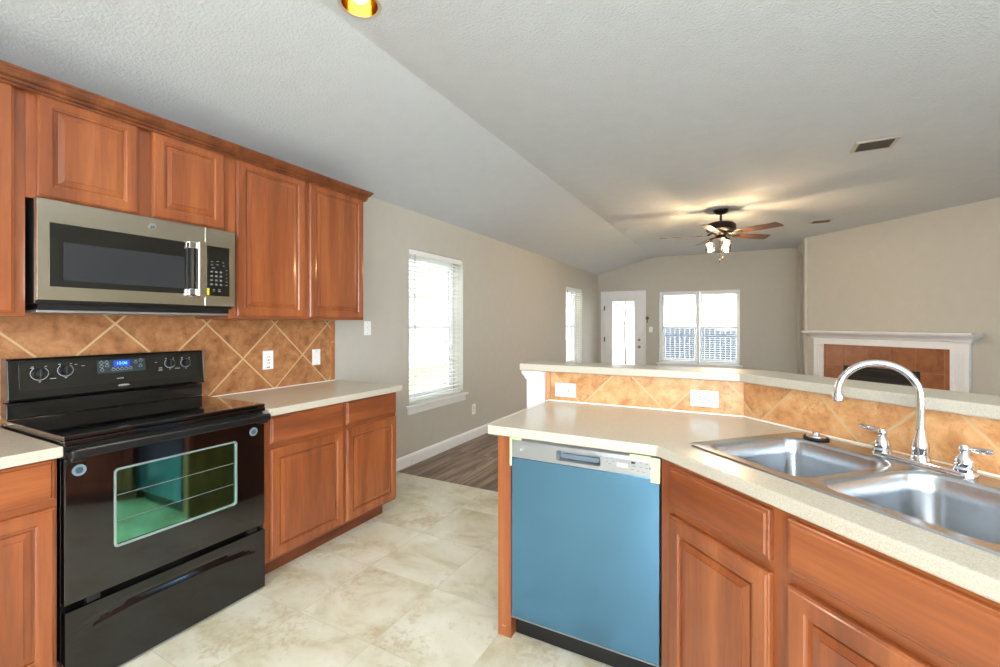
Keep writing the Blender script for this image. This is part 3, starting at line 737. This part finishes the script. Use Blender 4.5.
# oven door
zz0, zz1 = .330, .858
g = ring(G(), a+.004, b-.004, zz0, zz1, .835, 1.312, .483, .783, -.648, -.612, .003, r=.012); od = g.build('oven_door', BLKG, RG)
g = G(); wp = lambda i, r, y: [(x, y, z) for x, z in rrect(.835+i, 1.312-i, .483+i, .783-i, r, 5)]
g.loops([wp(-.004, .016, -.647), wp(-.004, .016, -.6495), wp(.004, .012, -.6500), wp(.006, .010, -.6440)], False, False); g.build('window_trim', OVENF, od, smooth=True)
g = G(); g.prism(rrect(.834, 1.313, .482, .784, .012, 5), -.625, -.641, lambda x, z, y: (x, y, z)); g.build('oven_window', OVENG, od)
g = G()
for z in (.58, .68): g.tube([(.845, -.6425, z), (1.302, -.6425, z)], .0012, 6)
g.build('rack_line', DARKTXT, od)
g = G(); g.box(a+.006, b-.006, -.706, -.682, .866, .899, .010, 3)
for x in (a+.03, b-.03): g.box(x-.022, x+.022, -.684, -.640, .850, .892, .006)
g.build('door_handle', BLKP, RG)
g = G(); 
for k in range(3): g.box(a+.02, b-.02, -.648, -.640, .872+.010*k, .8765+.010*k, .001)
g.box(a+.004, b-.004, -.630, -.612, .859, .904); g.build('vent_trim', BLKM, RG)
for x in (.728, 1.398):
    g = G(); g.lathe([(.021, -.6482), (.021, -.6492), (.001, -.6495)], (x, 0, .812), 'Y', 24)
    sk = g.build('round_sticker', mat('blue_grey_sticker', (104, 126, 138), .5), od)
    g = G(); g.lathe([(.012, -.6496), (.009, -.6499), (.001, -.6499)], (x, 0, .812), 'Y', 20); g.build('sticker_centre', mat('sticker_grey', (58, 66, 72), .5), sk)
# storage drawer with curved grip crease
g = G(); nz = 22; nx = 40; grid = []
z0, z1 = .014, .305
for j in range(nz+1):
    row = []
    for i in range(nx+1):
        x = a+.004+(b-a-.008)*i/nx; z = z0+(z1-z0)*j/nz
        s_ = (i/nx-.5)*2; zc = .262-.05*s_**4-.01; d = z-zc
        dep = .010*math.exp(-(d/.012)**2)*(1-abs(s_)**6)
        row.append((x, -.650+dep, z))
    grid.append(row)
vs = [[g.bm.verts.new(p) for p in r] for r in grid]
for j in range(nz):
    for i in range(nx): g.bm.faces.new((vs[j][i], vs[j][i+1], vs[j+1][i+1], vs[j+1][i]))
g.box(a+.004, b-.004, -.640, -.612, z0, z1)
g.build('storage_drawer', BLK, RG, smooth=True)
for x in (a+.09, b-.06):
    g = G(); g.box(x-.02, x+.02, -.64, -.612, .306, .329, .003); g.build('hinge_bracket', BLKP, RG)

# ------------------------------------------------------------------ peninsula
A45 = -43.5; c45, s45 = math.cos(R(A45)), math.sin(R(A45)); U45 = Vector((c45, s45)); N45 = Vector((-s45, c45))
TB = Vector((2.805, 2.405)); LEN = 1.75
def offp(d, x0, L=LEN):
    """polyline offset to the back by d: start, corner, end"""
    k = math.tan(R(-A45)/2)
    return [Vector((x0, TB.y+d)), Vector((TB.x+d*k, TB.y+d)), TB+U45*L+N45*d]
def strip(d0, d1, x0, z0, z1, L=LEN, name=None, m=None):
    f, b_ = offp(d0, x0, L), offp(d1, x0, L)
    g = G(); g.prism([tuple(p) for p in f+b_[::-1]], z0, z1); return g
g = strip(.0, .12, 1.803, 0, 1.079); struct(g, 'wall_bar', WHITE)
g = G(); g.box(1.690, 1.802, 2.385, 2.535, 0, 1.035, .002)
prof = [(0, 1.030), (.006, 1.032), (.010, 1.044), (.018, 1.058), (.022, 1.062), (.022, 1.0785), (0, 1.0785)]
g.sweep(prof, [(1.802, 2.385, 0, -1), (1.690, 2.385, -1, -1), (1.690, 2.535, -1, 1), (1.802, 2.535, 0, 1)])
g.box(1.69, 1.802, 2.386, 2.534, 1.035, 1.0785)
struct(g, 'trim_1', WHITE)
bt = strip(-.045, .20, 1.655, 1.080, 1.120, LEN+.05)
bto = bt.build('bar_top', COUNTER, bevel=.006); tag(bto, 'long beige raised bar top bending along the peninsula', 'bar top')
# tiles
pb = thing('tile_backsplash', 'tan diagonal tile strip under the raised bar top of the peninsula', 'backsplash')
g = G(); g.box(1.835, TB.x-.0035, 2.396, 2.4045, .9145, 1.0795); g.build('tile_field', T_PEN, pb)
g = G(); g.box(1.804, 1.8315, 2.396, 2.4045, .9145, 1.0795, .002); g.build('edge_tile', mat('tan_edge_tile_light', (200, 142, 96), .38, var=.2), pb)
g = G(); g.box(.0045, LEN, -.0090, -.0005, .9145, 1.0795); o45 = g.build('tile_field', T_45, pb); o45.location = (TB.x, TB.y, 0); o45.rotation_euler = (0, 0, R(A45))
# lower counter with sink cut-out
F0, F1 = Vector((1.825, 1.685)), Vector((2.525, 1.680)); F2 = F1+U45*1.42
bk = offp(-.0095, 1.815)
e2 = TB+U45*((F2-TB).dot(U45))-N45*.0095
g = G(); g.prism([tuple(F0), tuple(F1), tuple(F2), tuple(e2), tuple(bk[1]), (1.822, 2.3955)], .8745, .914)
ctp = g.build('countertop', COUNTER)
SO = Vector((2.615, 1.750))     # sink front-left corner
MS = Matrix.Translation((SO.x, SO.y, 0)) @ Matrix.Rotation(R(A45), 4, 'Z')
g = G(); g.box(.018, .842, .018, .535, .80, 1.0); g.xf(MS); boolcut(ctp, g)
bv = ctp.modifiers.new('bevel', 'BEVEL'); bv.width = .006; bv.segments = 2; bv.limit_method = 'ANGLE'; bv.angle_limit = R(30)
tag(ctp, 'beige peninsula countertop holding the double sink above the dishwasher', 'countertop')
f, b_ = offp(-.0155, 1.824), offp(-.0092, 1.824); f[2] = e2-N45*.006; b_[2] = e2
g = G(); g.prism([tuple(p) for p in f+b_[::-1]], .9142, .920); tag(g.build('trim_2', CAULK), kind='structure')
co = g
# sink --------------------------------------------------------------
sk = thing('kitchen_sink', 'double-bowl stainless steel sink set into the peninsula countertop', 'sink', (SO.x, SO.y, 0), A45)
SW, SD, ZT = .86, .553, .9185
def RL(x0, x1, y0, y1, r, z, n=8): return [(x, y, z) for x, y in rrect(x0, x1, y0, y1, r, n)]
g = G()
outer = [RL(0, SW, 0, SD, .03, .9142), RL(.003, SW-.003, .003, SD-.003, .028, .9195), RL(.012, SW-.012, .012, SD-.012, .024, ZT-.001)]
g.loops(outer, False, False)
bowls = [(.045, .405, .045, .455, (.075, .05, .05, .05)), (.447, .815, .045, .455, (.05, .075, .05, .05))]
inner_loops = []
for (x0, x1, y0, y1, r) in bowls:
    lv = []
    for i, z in ((-.006, ZT-.001), (.0, ZT-.003), (.006, ZT-.012), (.012, .86), (.018, .78), (.028, .745), (.05, .733), (.08, .730)):
        rr = [max(q-i*.5, .02)+.012*(i > .02) for q in r]
        lv.append(RL(x0+i, x1-i, y0+i, y1-i, rr, z))
    inner_loops.append(lv[0])
    cx, cy = (x0+x1)/2, (y0+y1)/2
    nn = len(lv[0])
    # drain ring, same vertex count
    def ang(p): return math.atan2(p[1]-cy, p[0]-cx)
    lv.append([(cx+.045*math.cos(ang(p)), cy+.045*math.sin(ang(p)), .726) for p in lv[-1]])
    g.loops(lv, False, True)
# top deck between outer inner-loop and bowl openings
bm2 = g.bm; bm2.verts.ensure_lookup_table()
edges = []
def ring(pts):
    v = [bm2.verts.new(p) for p in pts]
    return [bm2.edges.new((v[i], v[(i+1) % len(v)])) for i in range(len(v))]
for lp in [outer[-1]]+inner_loops: edges += ring(lp)
bmesh.ops.triangle_fill(bm2, use_beauty=True, use_dissolve=False, edges=edges)
bmesh.ops.remove_doubles(bm2, verts=bm2.verts, dist=.0002)
g.build('basin', SINKM, sk, smooth=True)
for (x0, x1, y0, y1, r) in bowls:
    cx, cy = (x0+x1)/2, (y0+y1)/2
    g = G(); g.lathe([(.044, .7262), (.044, .729), (.036, .7295), (.03, .7265), (.001, .7265)], (cx, cy, 0), 'Z', 28); g.build('drain', CHROME, sk, smooth=True)
st = thing('sink_stopper', 'round black and chrome sink stopper lying on the back ledge', 'stopper', (SO.x+.105*c45-.505*s45, SO.y+.105*s45+.505*c45, .9180), A45)
g = G(); g.lathe([(.001, .0), (.038, .0), (.042, .004), (.040, .009), (.03, .010)], (0, 0, 0), 'Z', 28); g.build('rubber_rim', BLKM, st, smooth=True)
g = G(); g.lathe([(.032, .009), (.030, .013), (.014, .015), (.011, .020), (.013, .026), (.006, .029), (.001, .029)], (0, 0, 0), 'Z', 24); g.build('chrome_cap', CHROME, st, smooth=True)
# faucet ------------------------------------------------------------
fa = thing('kitchen_faucet', 'chrome gooseneck faucet with two lever handles on the sink deck', 'faucet', (SO.x+.43*c45-.505*s45, SO.y+.43*s45+.505*c45, .9184), A45)
g = G(); pl = rrect(-.132, .132, -.026, .026, .025, 8)
g.loops([[(x, y, 0) for x, y in pl], [(x, y, .008) for x, y in pl], [(x*.975, y*.84, .014) for x, y in pl]]); g.build('base_plate', CHROME, fa, smooth=True)
g = G(); g.lathe([(.024, .013), (.024, .022), (.019, .030), (.0215, .045), (.020, .065), (.0145, .085), (.0125, .10), (.012, .11)], (0, 0, 0), 'Z', 28)
g.build('spout_base', CHROME, fa, smooth=True)
ws = Vector((-1.0, .08)).normalized()       # spout swings over the left bowl
lx, ly = ws.dot(U45), ws.dot(N45); Rr = .101
pts = [(0, 0, .09), (0, 0, .15), (0, 0, .205)]
for i in range(1, 19):
    t = math.pi*i/18*1.02; q = Rr-Rr*math.cos(t); pts.append((lx*q, ly*q, .205+Rr*math.sin(t)))
g = G(); g.tube(pts, [.0112]*3+[.0108]*18, 18)
e = Vector(pts[-1]); d = (e-Vector(pts[-2])).normalized()
g.build('spout', CHROME, fa, smooth=True)
g = G(); g.tube([e-d*.004, e+d*.004, e+d*.006, e+d*.02, e+d*.024], [.013, .016, .0165, .0165, .013], 20); g.build('aerator', CHROME, fa, smooth=True)
for sgn in (-1, 1):
    x = sgn*.104
    g = G(); g.lathe([(.025, .012), (.0255, .020), (.021, .026), (.0225, .034), (.020, .048), (.012, .058), (.0095, .066), (.0125, .072), (.013, .079), (.008, .087), (.001, .089)], (x, 0, 0), 'Z', 26)
    hd = g.build('handle', CHROME, fa, smooth=True)
    g = G(); dx = sgn*.95; dy = .05 if sgn < 0 else -.25
    P = lambda q, z: (x+dx*q, dy*q, z)
    g.tube([P(.006, .077), P(.02, .078), P(.028, .079), P(.045, .081), P(.066, .083), P(.074, .0835)], [.005, .0045, .0072, .0085, .0078, .004], 14); g.build('lever', CHROME, hd, smooth=True)

# dishwasher --------------------------------------------------------
DX0, DX1, DY = 1.926, 2.534, 1.71
dw = thing('dishwasher', 'dishwasher with blue protective film on its front under the peninsula counter', 'dishwasher', (DX0, DY, 0), 0)
w = DX1-DX0
g = G(); g.box(.004, w-.004, .03, .56, .105, .862); g.build('tub', BLKM, dw)
g = G(); g.box(.004, w-.004, .0, .028, .108, .785, .004); dd = g.build('door', FILM, dw)
# control panel with rounded top edge and scooped handle pocket
def prf(y0): return [(.028, .787), (y0, .787), (y0, .842), (y0+.004, .856), (y0+.014, .865), (.028, .867)]
hx0, hx1, hz0, hz1 = .208, .392, .800, .843
g = G()
for p, q in ((.004, hx0), (hx1, w-.004)): g.prism(prf(-.006), p, q, lambda y, z, x: (x, y, z))
g.prism([(.028, .787), (-.006, .787), (-.006, hz0), (.028, hz0)], hx0, hx1, lambda y, z, x: (x, y, z))
g.prism([(.028, hz1), (-.006, hz1), (-.002, .856), (.008, .865), (.028, .867)], hx0, hx1, lambda y, z, x: (x, y, z))
pn = g.build('control_panel', STEELG, dw)
g = G(); 
hp = lambda i, y: [(x, y, z) for x, z in rrect(hx0+i, hx1-i, hz0+i*.5, hz1-i*.5, .012, 5)]
g.loops([hp(-.003, -.0062), hp(-.003, -.0085), hp(.002, -.0085), hp(.004, .002), hp(.010, .022)], False, True)
g.build('handle_pocket', STEELG, pn, smooth=True)
g = G(); g.box(hx0+.012, hx1-.012, .012, .0215, hz0+.008, hz1-.016, .003); g.build('handle_lip', mat('pocket_grey', (96, 112, 124), .35), pn)
g = G(); g.box(.452, .492, -.0068, -.0058, .811, .826); g.build('status_display', LCD, pn)
g = G()
for x, z, ww in ((.415, .838, .010), (.432, .838, .006), (.438, .829, .006), (.415, .826, .008), (.425, .818, .010), (.518, .836, .010), (.515, .822, .010), (.54, .838, .008), (.56, .835, .010), (.54, .822, .008), (.56, .82, .010), (.51, .808, .012), (.53, .806, .01), (.55, .805, .012)): g.box(x-ww/2, x+ww/2, -.0068, -.0058, z-.0012, z+.0012)
g.build('panel_print', DARKTXT, pn)
g = G()
for x, z in ((.512, .834), (.578, .822)): g.box(x-.007, x+.007, -.0068, -.0058, z-.004, z+.004)
g.build('panel_button', SLOT, pn)
b_ = round_badge(dw, .054, -.0068, .825, .011, mm=STEELG)
TP = G()
TP.box(.000, .010, -.0076, -.0064, .75, .868); TP.box(.01, .055, -.0076, -.0064, .861, .870); TP.build('masking_tape', TAPE, dw)
TP = G(); TP.box(.575, .608, -.0088, -.0072, .772, .862); TP.box(.50, .575, -.0088, -.0072, .848, .866); TP.build('masking_tape', TAPE, dw)
g = G(); g.box(.004, w-.004, .0, .010, .1035, .1075); g.build('door_bottom_edge', STEELG, dw)
g = G(); g.box(.0, w, .055, .075, .005, .103); g.build('toe_kick', BLKP, dw)
# end panel left of the dishwasher
g = G(); g.box(1.858, 1.921, 1.724, 1.744, .0, .874, .001); g.box(1.858, 1.876, 1.7445, 2.40, .0, .874); g.box(1.8765, 1.921, 1.7445, 1.8, .0, .874)
ep = g.build('end_panel', WV); tag(ep, 'narrow wooden end panel standing left of the blue dishwasher', 'panel')
g = G()
for x in (1.883, 1.893): g.lathe([(.0035, 1.7238), (.003, 1.7225)], (x, 0, .045), 'Y', 10)
g.build('screw', CHROME, ep)

# angled sink cabinets: local x along run from P0, front at y=0
P0 = Vector((2.50, 1.72))
def base45(x0, x1, fronts, label, stiles, filler=False):
    c = thing('base_cabinet', label, 'cabinet', (P0.x, P0.y, 0), A45)
    g = G(); D0 = .575
    g.box(x0, x0+.016, .019, D0, .10, .873); g.box(x1-.016, x1, .019, D0, .10, .873); g.box(x0+.016, x1-.016, .019, D0, .10, .116); g.box(x0+.016, x1-.016, D0-.01, D0, .116, .7)
    g.build('carcass', WV, c)
    for a_, b_ in stiles:
        f = G(); f.box(a_, b_, 0, .019, .10, .874); f.build('stile', WV, c)
    st_ = sorted(stiles)
    for (a1, b1), (a2, b2) in zip(st_, st_[1:]):
        for z0_, z1_ in ((.10, .13), (.695, .725), (.862, .874)): f = G(); f.box(b1, a2, 0, .019, z0_, z1_); f.build('rail', WH, c)
    for (p, q, kind) in fronts:
        if kind == 'drawer': slab_front(p, q, .733, .864, 0, c, t=.022)
        elif kind == 'front': slab_front(p, q, .733, .864, 0, c, name='false_drawer_front', t=.022)
        else: panel_door(p, q, .12, .700, 0, c, t=.022)
    k = G(); k.box(x0+.001, x1-.001, .075, .092, .001, .099); k.build('toe_kick', WK, c)
    return c
base45(.058, 1.40, [(.118, .505, 'drawer'), (.118, .505, 'door'), (.556, 1.375, 'front'), (.556, .955, 'door'), (.976, 1.375, 'door')],
       'long angled base cabinet under the double sink, right of the dishwasher', [(.058, .128), (.49, .575), (.945, .985), (1.36, 1.40)])

# ------------------------------------------------------------------ fireplace
fp = thing('fireplace', 'fireplace with white mantel and brown tile surround beyond the bar', 'fireplace', tuple(FPO), FPA)
def mould(g, prof, x0, x1):
    g.sweep(prof, [(x0, -.0006, -1, 0), (x0, -.03, -1, -1), (x1, -.03, 1, -1), (x1, -.0006, 1, 0)])
g = G(); g.box(.10, 2.27, -.19, -.0006, 1.222, 1.246, .005); ms = g.build('mantel_shelf', WHITE, fp)
g = G()
prof = [(0, 1.128), (.02, 1.128), (.022, 1.14), (.04, 1.152), (.045, 1.165), (.08, 1.19), (.105, 1.205), (.11, 1.221), (0, 1.221)]
mould(g, prof, .19, 2.16); g.box(.189, 2.161, -.031, -.0006, 1.128, 1.2215); g.build('mantel_cornice', WHITE, fp)
g = G(); g.box(.19, 2.16, -.045, -.0006, 1.048, 1.1275, .003); g.build('frieze', WHITE, fp)
for x0, wl_ in ((.19, .158), (1.975, .185)):
    g = G(); g.box(x0, x0+wl_, -.045, -.0006, .0, 1.0475, .002)
    for k in range(3): g.box(x0+.025+.042*k, x0+.048+.042*k, -.052, -.044, .2, 1.0, .003)
    g.box(x0-.01, x0+wl_+.01, -.06, -.0006, 0, .16, .004); g.build('leg', WHITE, fp)
g = G(); cells((.348, 1.975), (0, 1.0475), [(.68, 1.63, .0, .745)], lambda p, q, r, s: g.box(p, q, -.02, -.0006, r, s)); g.build('tile_surround', FP_TILE, fp)
g = G(); g.box(.66, 1.65, -.028, -.0201, .70, .748, .003); g.box(.66, .70, -.028, -.0201, .0, .70); g.box(1.61, 1.65, -.028, -.0201, 0, .70)
for k in range(4): g.box(.70, 1.61, -.026, -.021, .66-.014*k, .666-.014*k)
g.build('firebox_frame', BLKM, fp)
g = G(); g.box(.69, 1.62, -.019, -.0006, .0, .735); g.build('firebox_glass', BLKG, fp)

# ------------------------------------------------------------------ ceiling vents
def vent(label, x, y, w, d):
    v = thing('ceiling_vent', label, 'vent', (x, y, HC), 0, 'ceiling vents')
    g = G(); cells((-w/2, w/2), (-d/2, d/2), [(-w/2+.028, w/2-.028, -d/2+.028, d/2-.028)], lambda p, q, r, s: g.box(p, q, r, s, -.009, -.0006)); g.build('frame', VENTM, v, bevel=.002)
    g = G(); g.box(-w/2+.027, w/2-.027, -d/2+.027, d/2-.027, -.002, -.0006); g.build('duct', BLKM, v)
    k = -d/2+.045
    g = G()
    while k < d/2-.03:
        g.prism([(k-.010, -.004), (k+.008, -.012), (k+.009, -.0105), (k-.009, -.0025)], -w/2+.027, w/2-.027, lambda p, q, r: (r, p, q)); k += .03
    g.build('louvre', mat('louvre_grey', (84, 78, 70), .5), v)
vent('larger square ceiling vent, nearer the camera at upper right', 3.705, 4.455, .27, .24)
vent('small ceiling vent near the fireplace wall, beyond the fan', 3.745, 7.42, .25, .22)

# ------------------------------------------------------------------ recessed cans
def spot(name, loc, power, color, size=R(120)):
    L = bpy.data.lights.new(name, 'SPOT'); L.energy = power; L.color = color; L.spot_size = size; L.spot_blend = .9; L.shadow_soft_size = .07
    o = bpy.data.objects.new(name, L); COL.objects.link(o); o.location = loc; return o
can = None
for i, (x, y) in enumerate(CANS):
    lb = ['gold recessed ceiling light at the top edge above the range', 'gold recessed ceiling light behind the camera near the left wall',
          'gold recessed ceiling light above the camera', 'gold recessed ceiling light behind the camera'][i]
    if i == 0:
        can = thing('recessed_light', lb, 'ceiling light', (x, y, HC), 0, 'recessed ceiling lights')
        g = G(); g.lathe([(.078, .0), (.0785, -.001), (.084, -.0035), (.091, -.003), (.093, -.0006), (.078, .0)], (0, 0, 0), 'Z', 40, cap=False); g.build('trim_ring', VENTM, can, smooth=True)
        g = G(); g.lathe([(.0765, -.001), (.074, .02), (.066, .06), (.052, .085), (.03, .095), (.001, .097)], (0, 0, 0), 'Z', 40, cap=False); g.build('reflector', GOLD, can, smooth=True)
        g = G(); g.lathe([(.001, .012), (.022, .016), (.036, .030), (.040, .048), (.032, .066), (.018, .085), (.016, .095)], (0, 0, 0), 'Z', 30); g.build('bulb', BULB, can, smooth=True)
        c = can
    else:
        c = can.copy(); COL.objects.link(c); c.location = (x, y, HC); c['label'] = lb
        for ch in list(can.children):
            k = ch.copy(); COL.objects.link(k); k.parent = c
    spot('can_light_beam', (x, y, HC-.012), 34, (1, .90, .76))

# ------------------------------------------------------------------ ceiling fan
FX, FY = 2.575, 6.12
fan = thing('ceiling_fan', 'dark bronze five-blade ceiling fan with glowing glass jar lights', 'ceiling fan', (FX, FY, HC), 28.15)
g = G(); g.lathe([(.085, -.0008), (.086, -.012), (.078, -.03), (.045, -.052), (.02, -.056), (.001, -.056)], (0, 0, 0), 'Z', 32); g.build('canopy', BRONZE, fan, smooth=True)
g = G(); g.lathe([(.013, -.05), (.013, -.15), (.03, -.155)], (0, 0, 0), 'Z', 16); g.build('downrod', BRONZE, fan, smooth=True)
g = G(); g.lathe([(.03, -.145), (.10, -.152), (.155, -.17), (.168, -.19), (.168, -.245), (.15, -.262), (.09, -.27), (.075, -.30), (.05, -.315), (.001, -.315)], (0, 0, 0), 'Z', 40); g.build('motor_housing', BRONZE, fan, smooth=True)
ol = [(.20, -.045), (.235, -.058), (.45, -.066), (.66, -.070), (.675, -.060), (.70, .030), (.692, .066), (.45, .064), (.235, .056), (.20, .045)]
for k in range(5):
    an = 14+72*k
    Mb = Matrix.Rotation(R(an), 4, 'Z') @ Matrix.Translation((0, 0, -.300)) @ Matrix.Rotation(R(-12), 4, 'X')
    g = G(); g.prism(ol, -.004, .004); g.xf(Mb); bl = g.build('blade', BLADE, fan, bevel=.002)
    g = G(); g.prism([(.10, -.012), (.17, -.014), (.20, -.035), (.265, -.030), (.275, 0), (.265, .030), (.20, .035), (.17, .014), (.10, .012)], -.009, -.0045); g.xf(Mb)
    g.tube([Matrix.Rotation(R(an), 4, 'Z') @ Vector(p) for p in ((.07, 0, -.272), (.11, 0, -.285), (.15, 0, -.304))], .010, 8); g.build('blade_bracket', BRONZE, bl)
g = G(); g.lathe([(.05, -.313), (.062, -.325), (.062, -.352), (.03, -.368), (.001, -.37)], (0, 0, 0), 'Z', 28); lk = g.build('light_fitter', BRONZE, fan, smooth=True)
for an in (154, 274, 34):
    q = Vector((math.cos(R(an)), math.sin(R(an)), 0)); c = q*.12
    g = G(); g.tube([q*.05+Vector((0, 0, -.34)), q*.08+Vector((0, 0, -.338)), q*.12+Vector((0, 0, -.352)), q*.12+Vector((0, 0, -.372))], .009, 8)
    g.lathe([(.036, -.392), (.037, -.372), (.02, -.366), (.001, -.366)], c, 'Z', 24); g.build('lamp_holder', BRONZE, fan, smooth=True)
    g = G(); g.lathe([(.034, -.386), (.036, -.396), (.050, -.410), (.052, -.42), (.052, -.495), (.046, -.505), (.001, -.506)], c, 'Z', 28, cap=False); g.build('glass_jar', JAR, fan, smooth=True)
    g = G(); g.lathe([(.008, -.39), (.010, -.405), (.024, -.43), (.027, -.445), (.02, -.468), (.001, -.475)], c, 'Z', 20); g.build('bulb', FBULB, fan, smooth=True)
    L = bpy.data.lights.new('fan_lamp', 'POINT'); L.energy = 40; L.color = (1, .70, .40); L.shadow_soft_size = .045
    lo = bpy.data.objects.new('fan_lamp', L); COL.objects.link(lo)
    a_ = R(an+28.15); lo.location = (FX+.12*math.cos(a_), FY+.12*math.sin(a_), HC-.488)
for dx, ln in ((-.012, .60), (.018, .57)):
    g = G(); g.tube([(dx, 0, -.36), (dx, 0, -ln)], .0022, 6); pc = g.build('pull_chain', BRONZE, fan)
    g = G(); g.lathe([(.003, 0), (.010, -.012), (.011, -.03), (.003, -.04)], (dx, 0, -ln), 'Z', 12); g.build('chain_knob', BRONZE, pc, smooth=True)
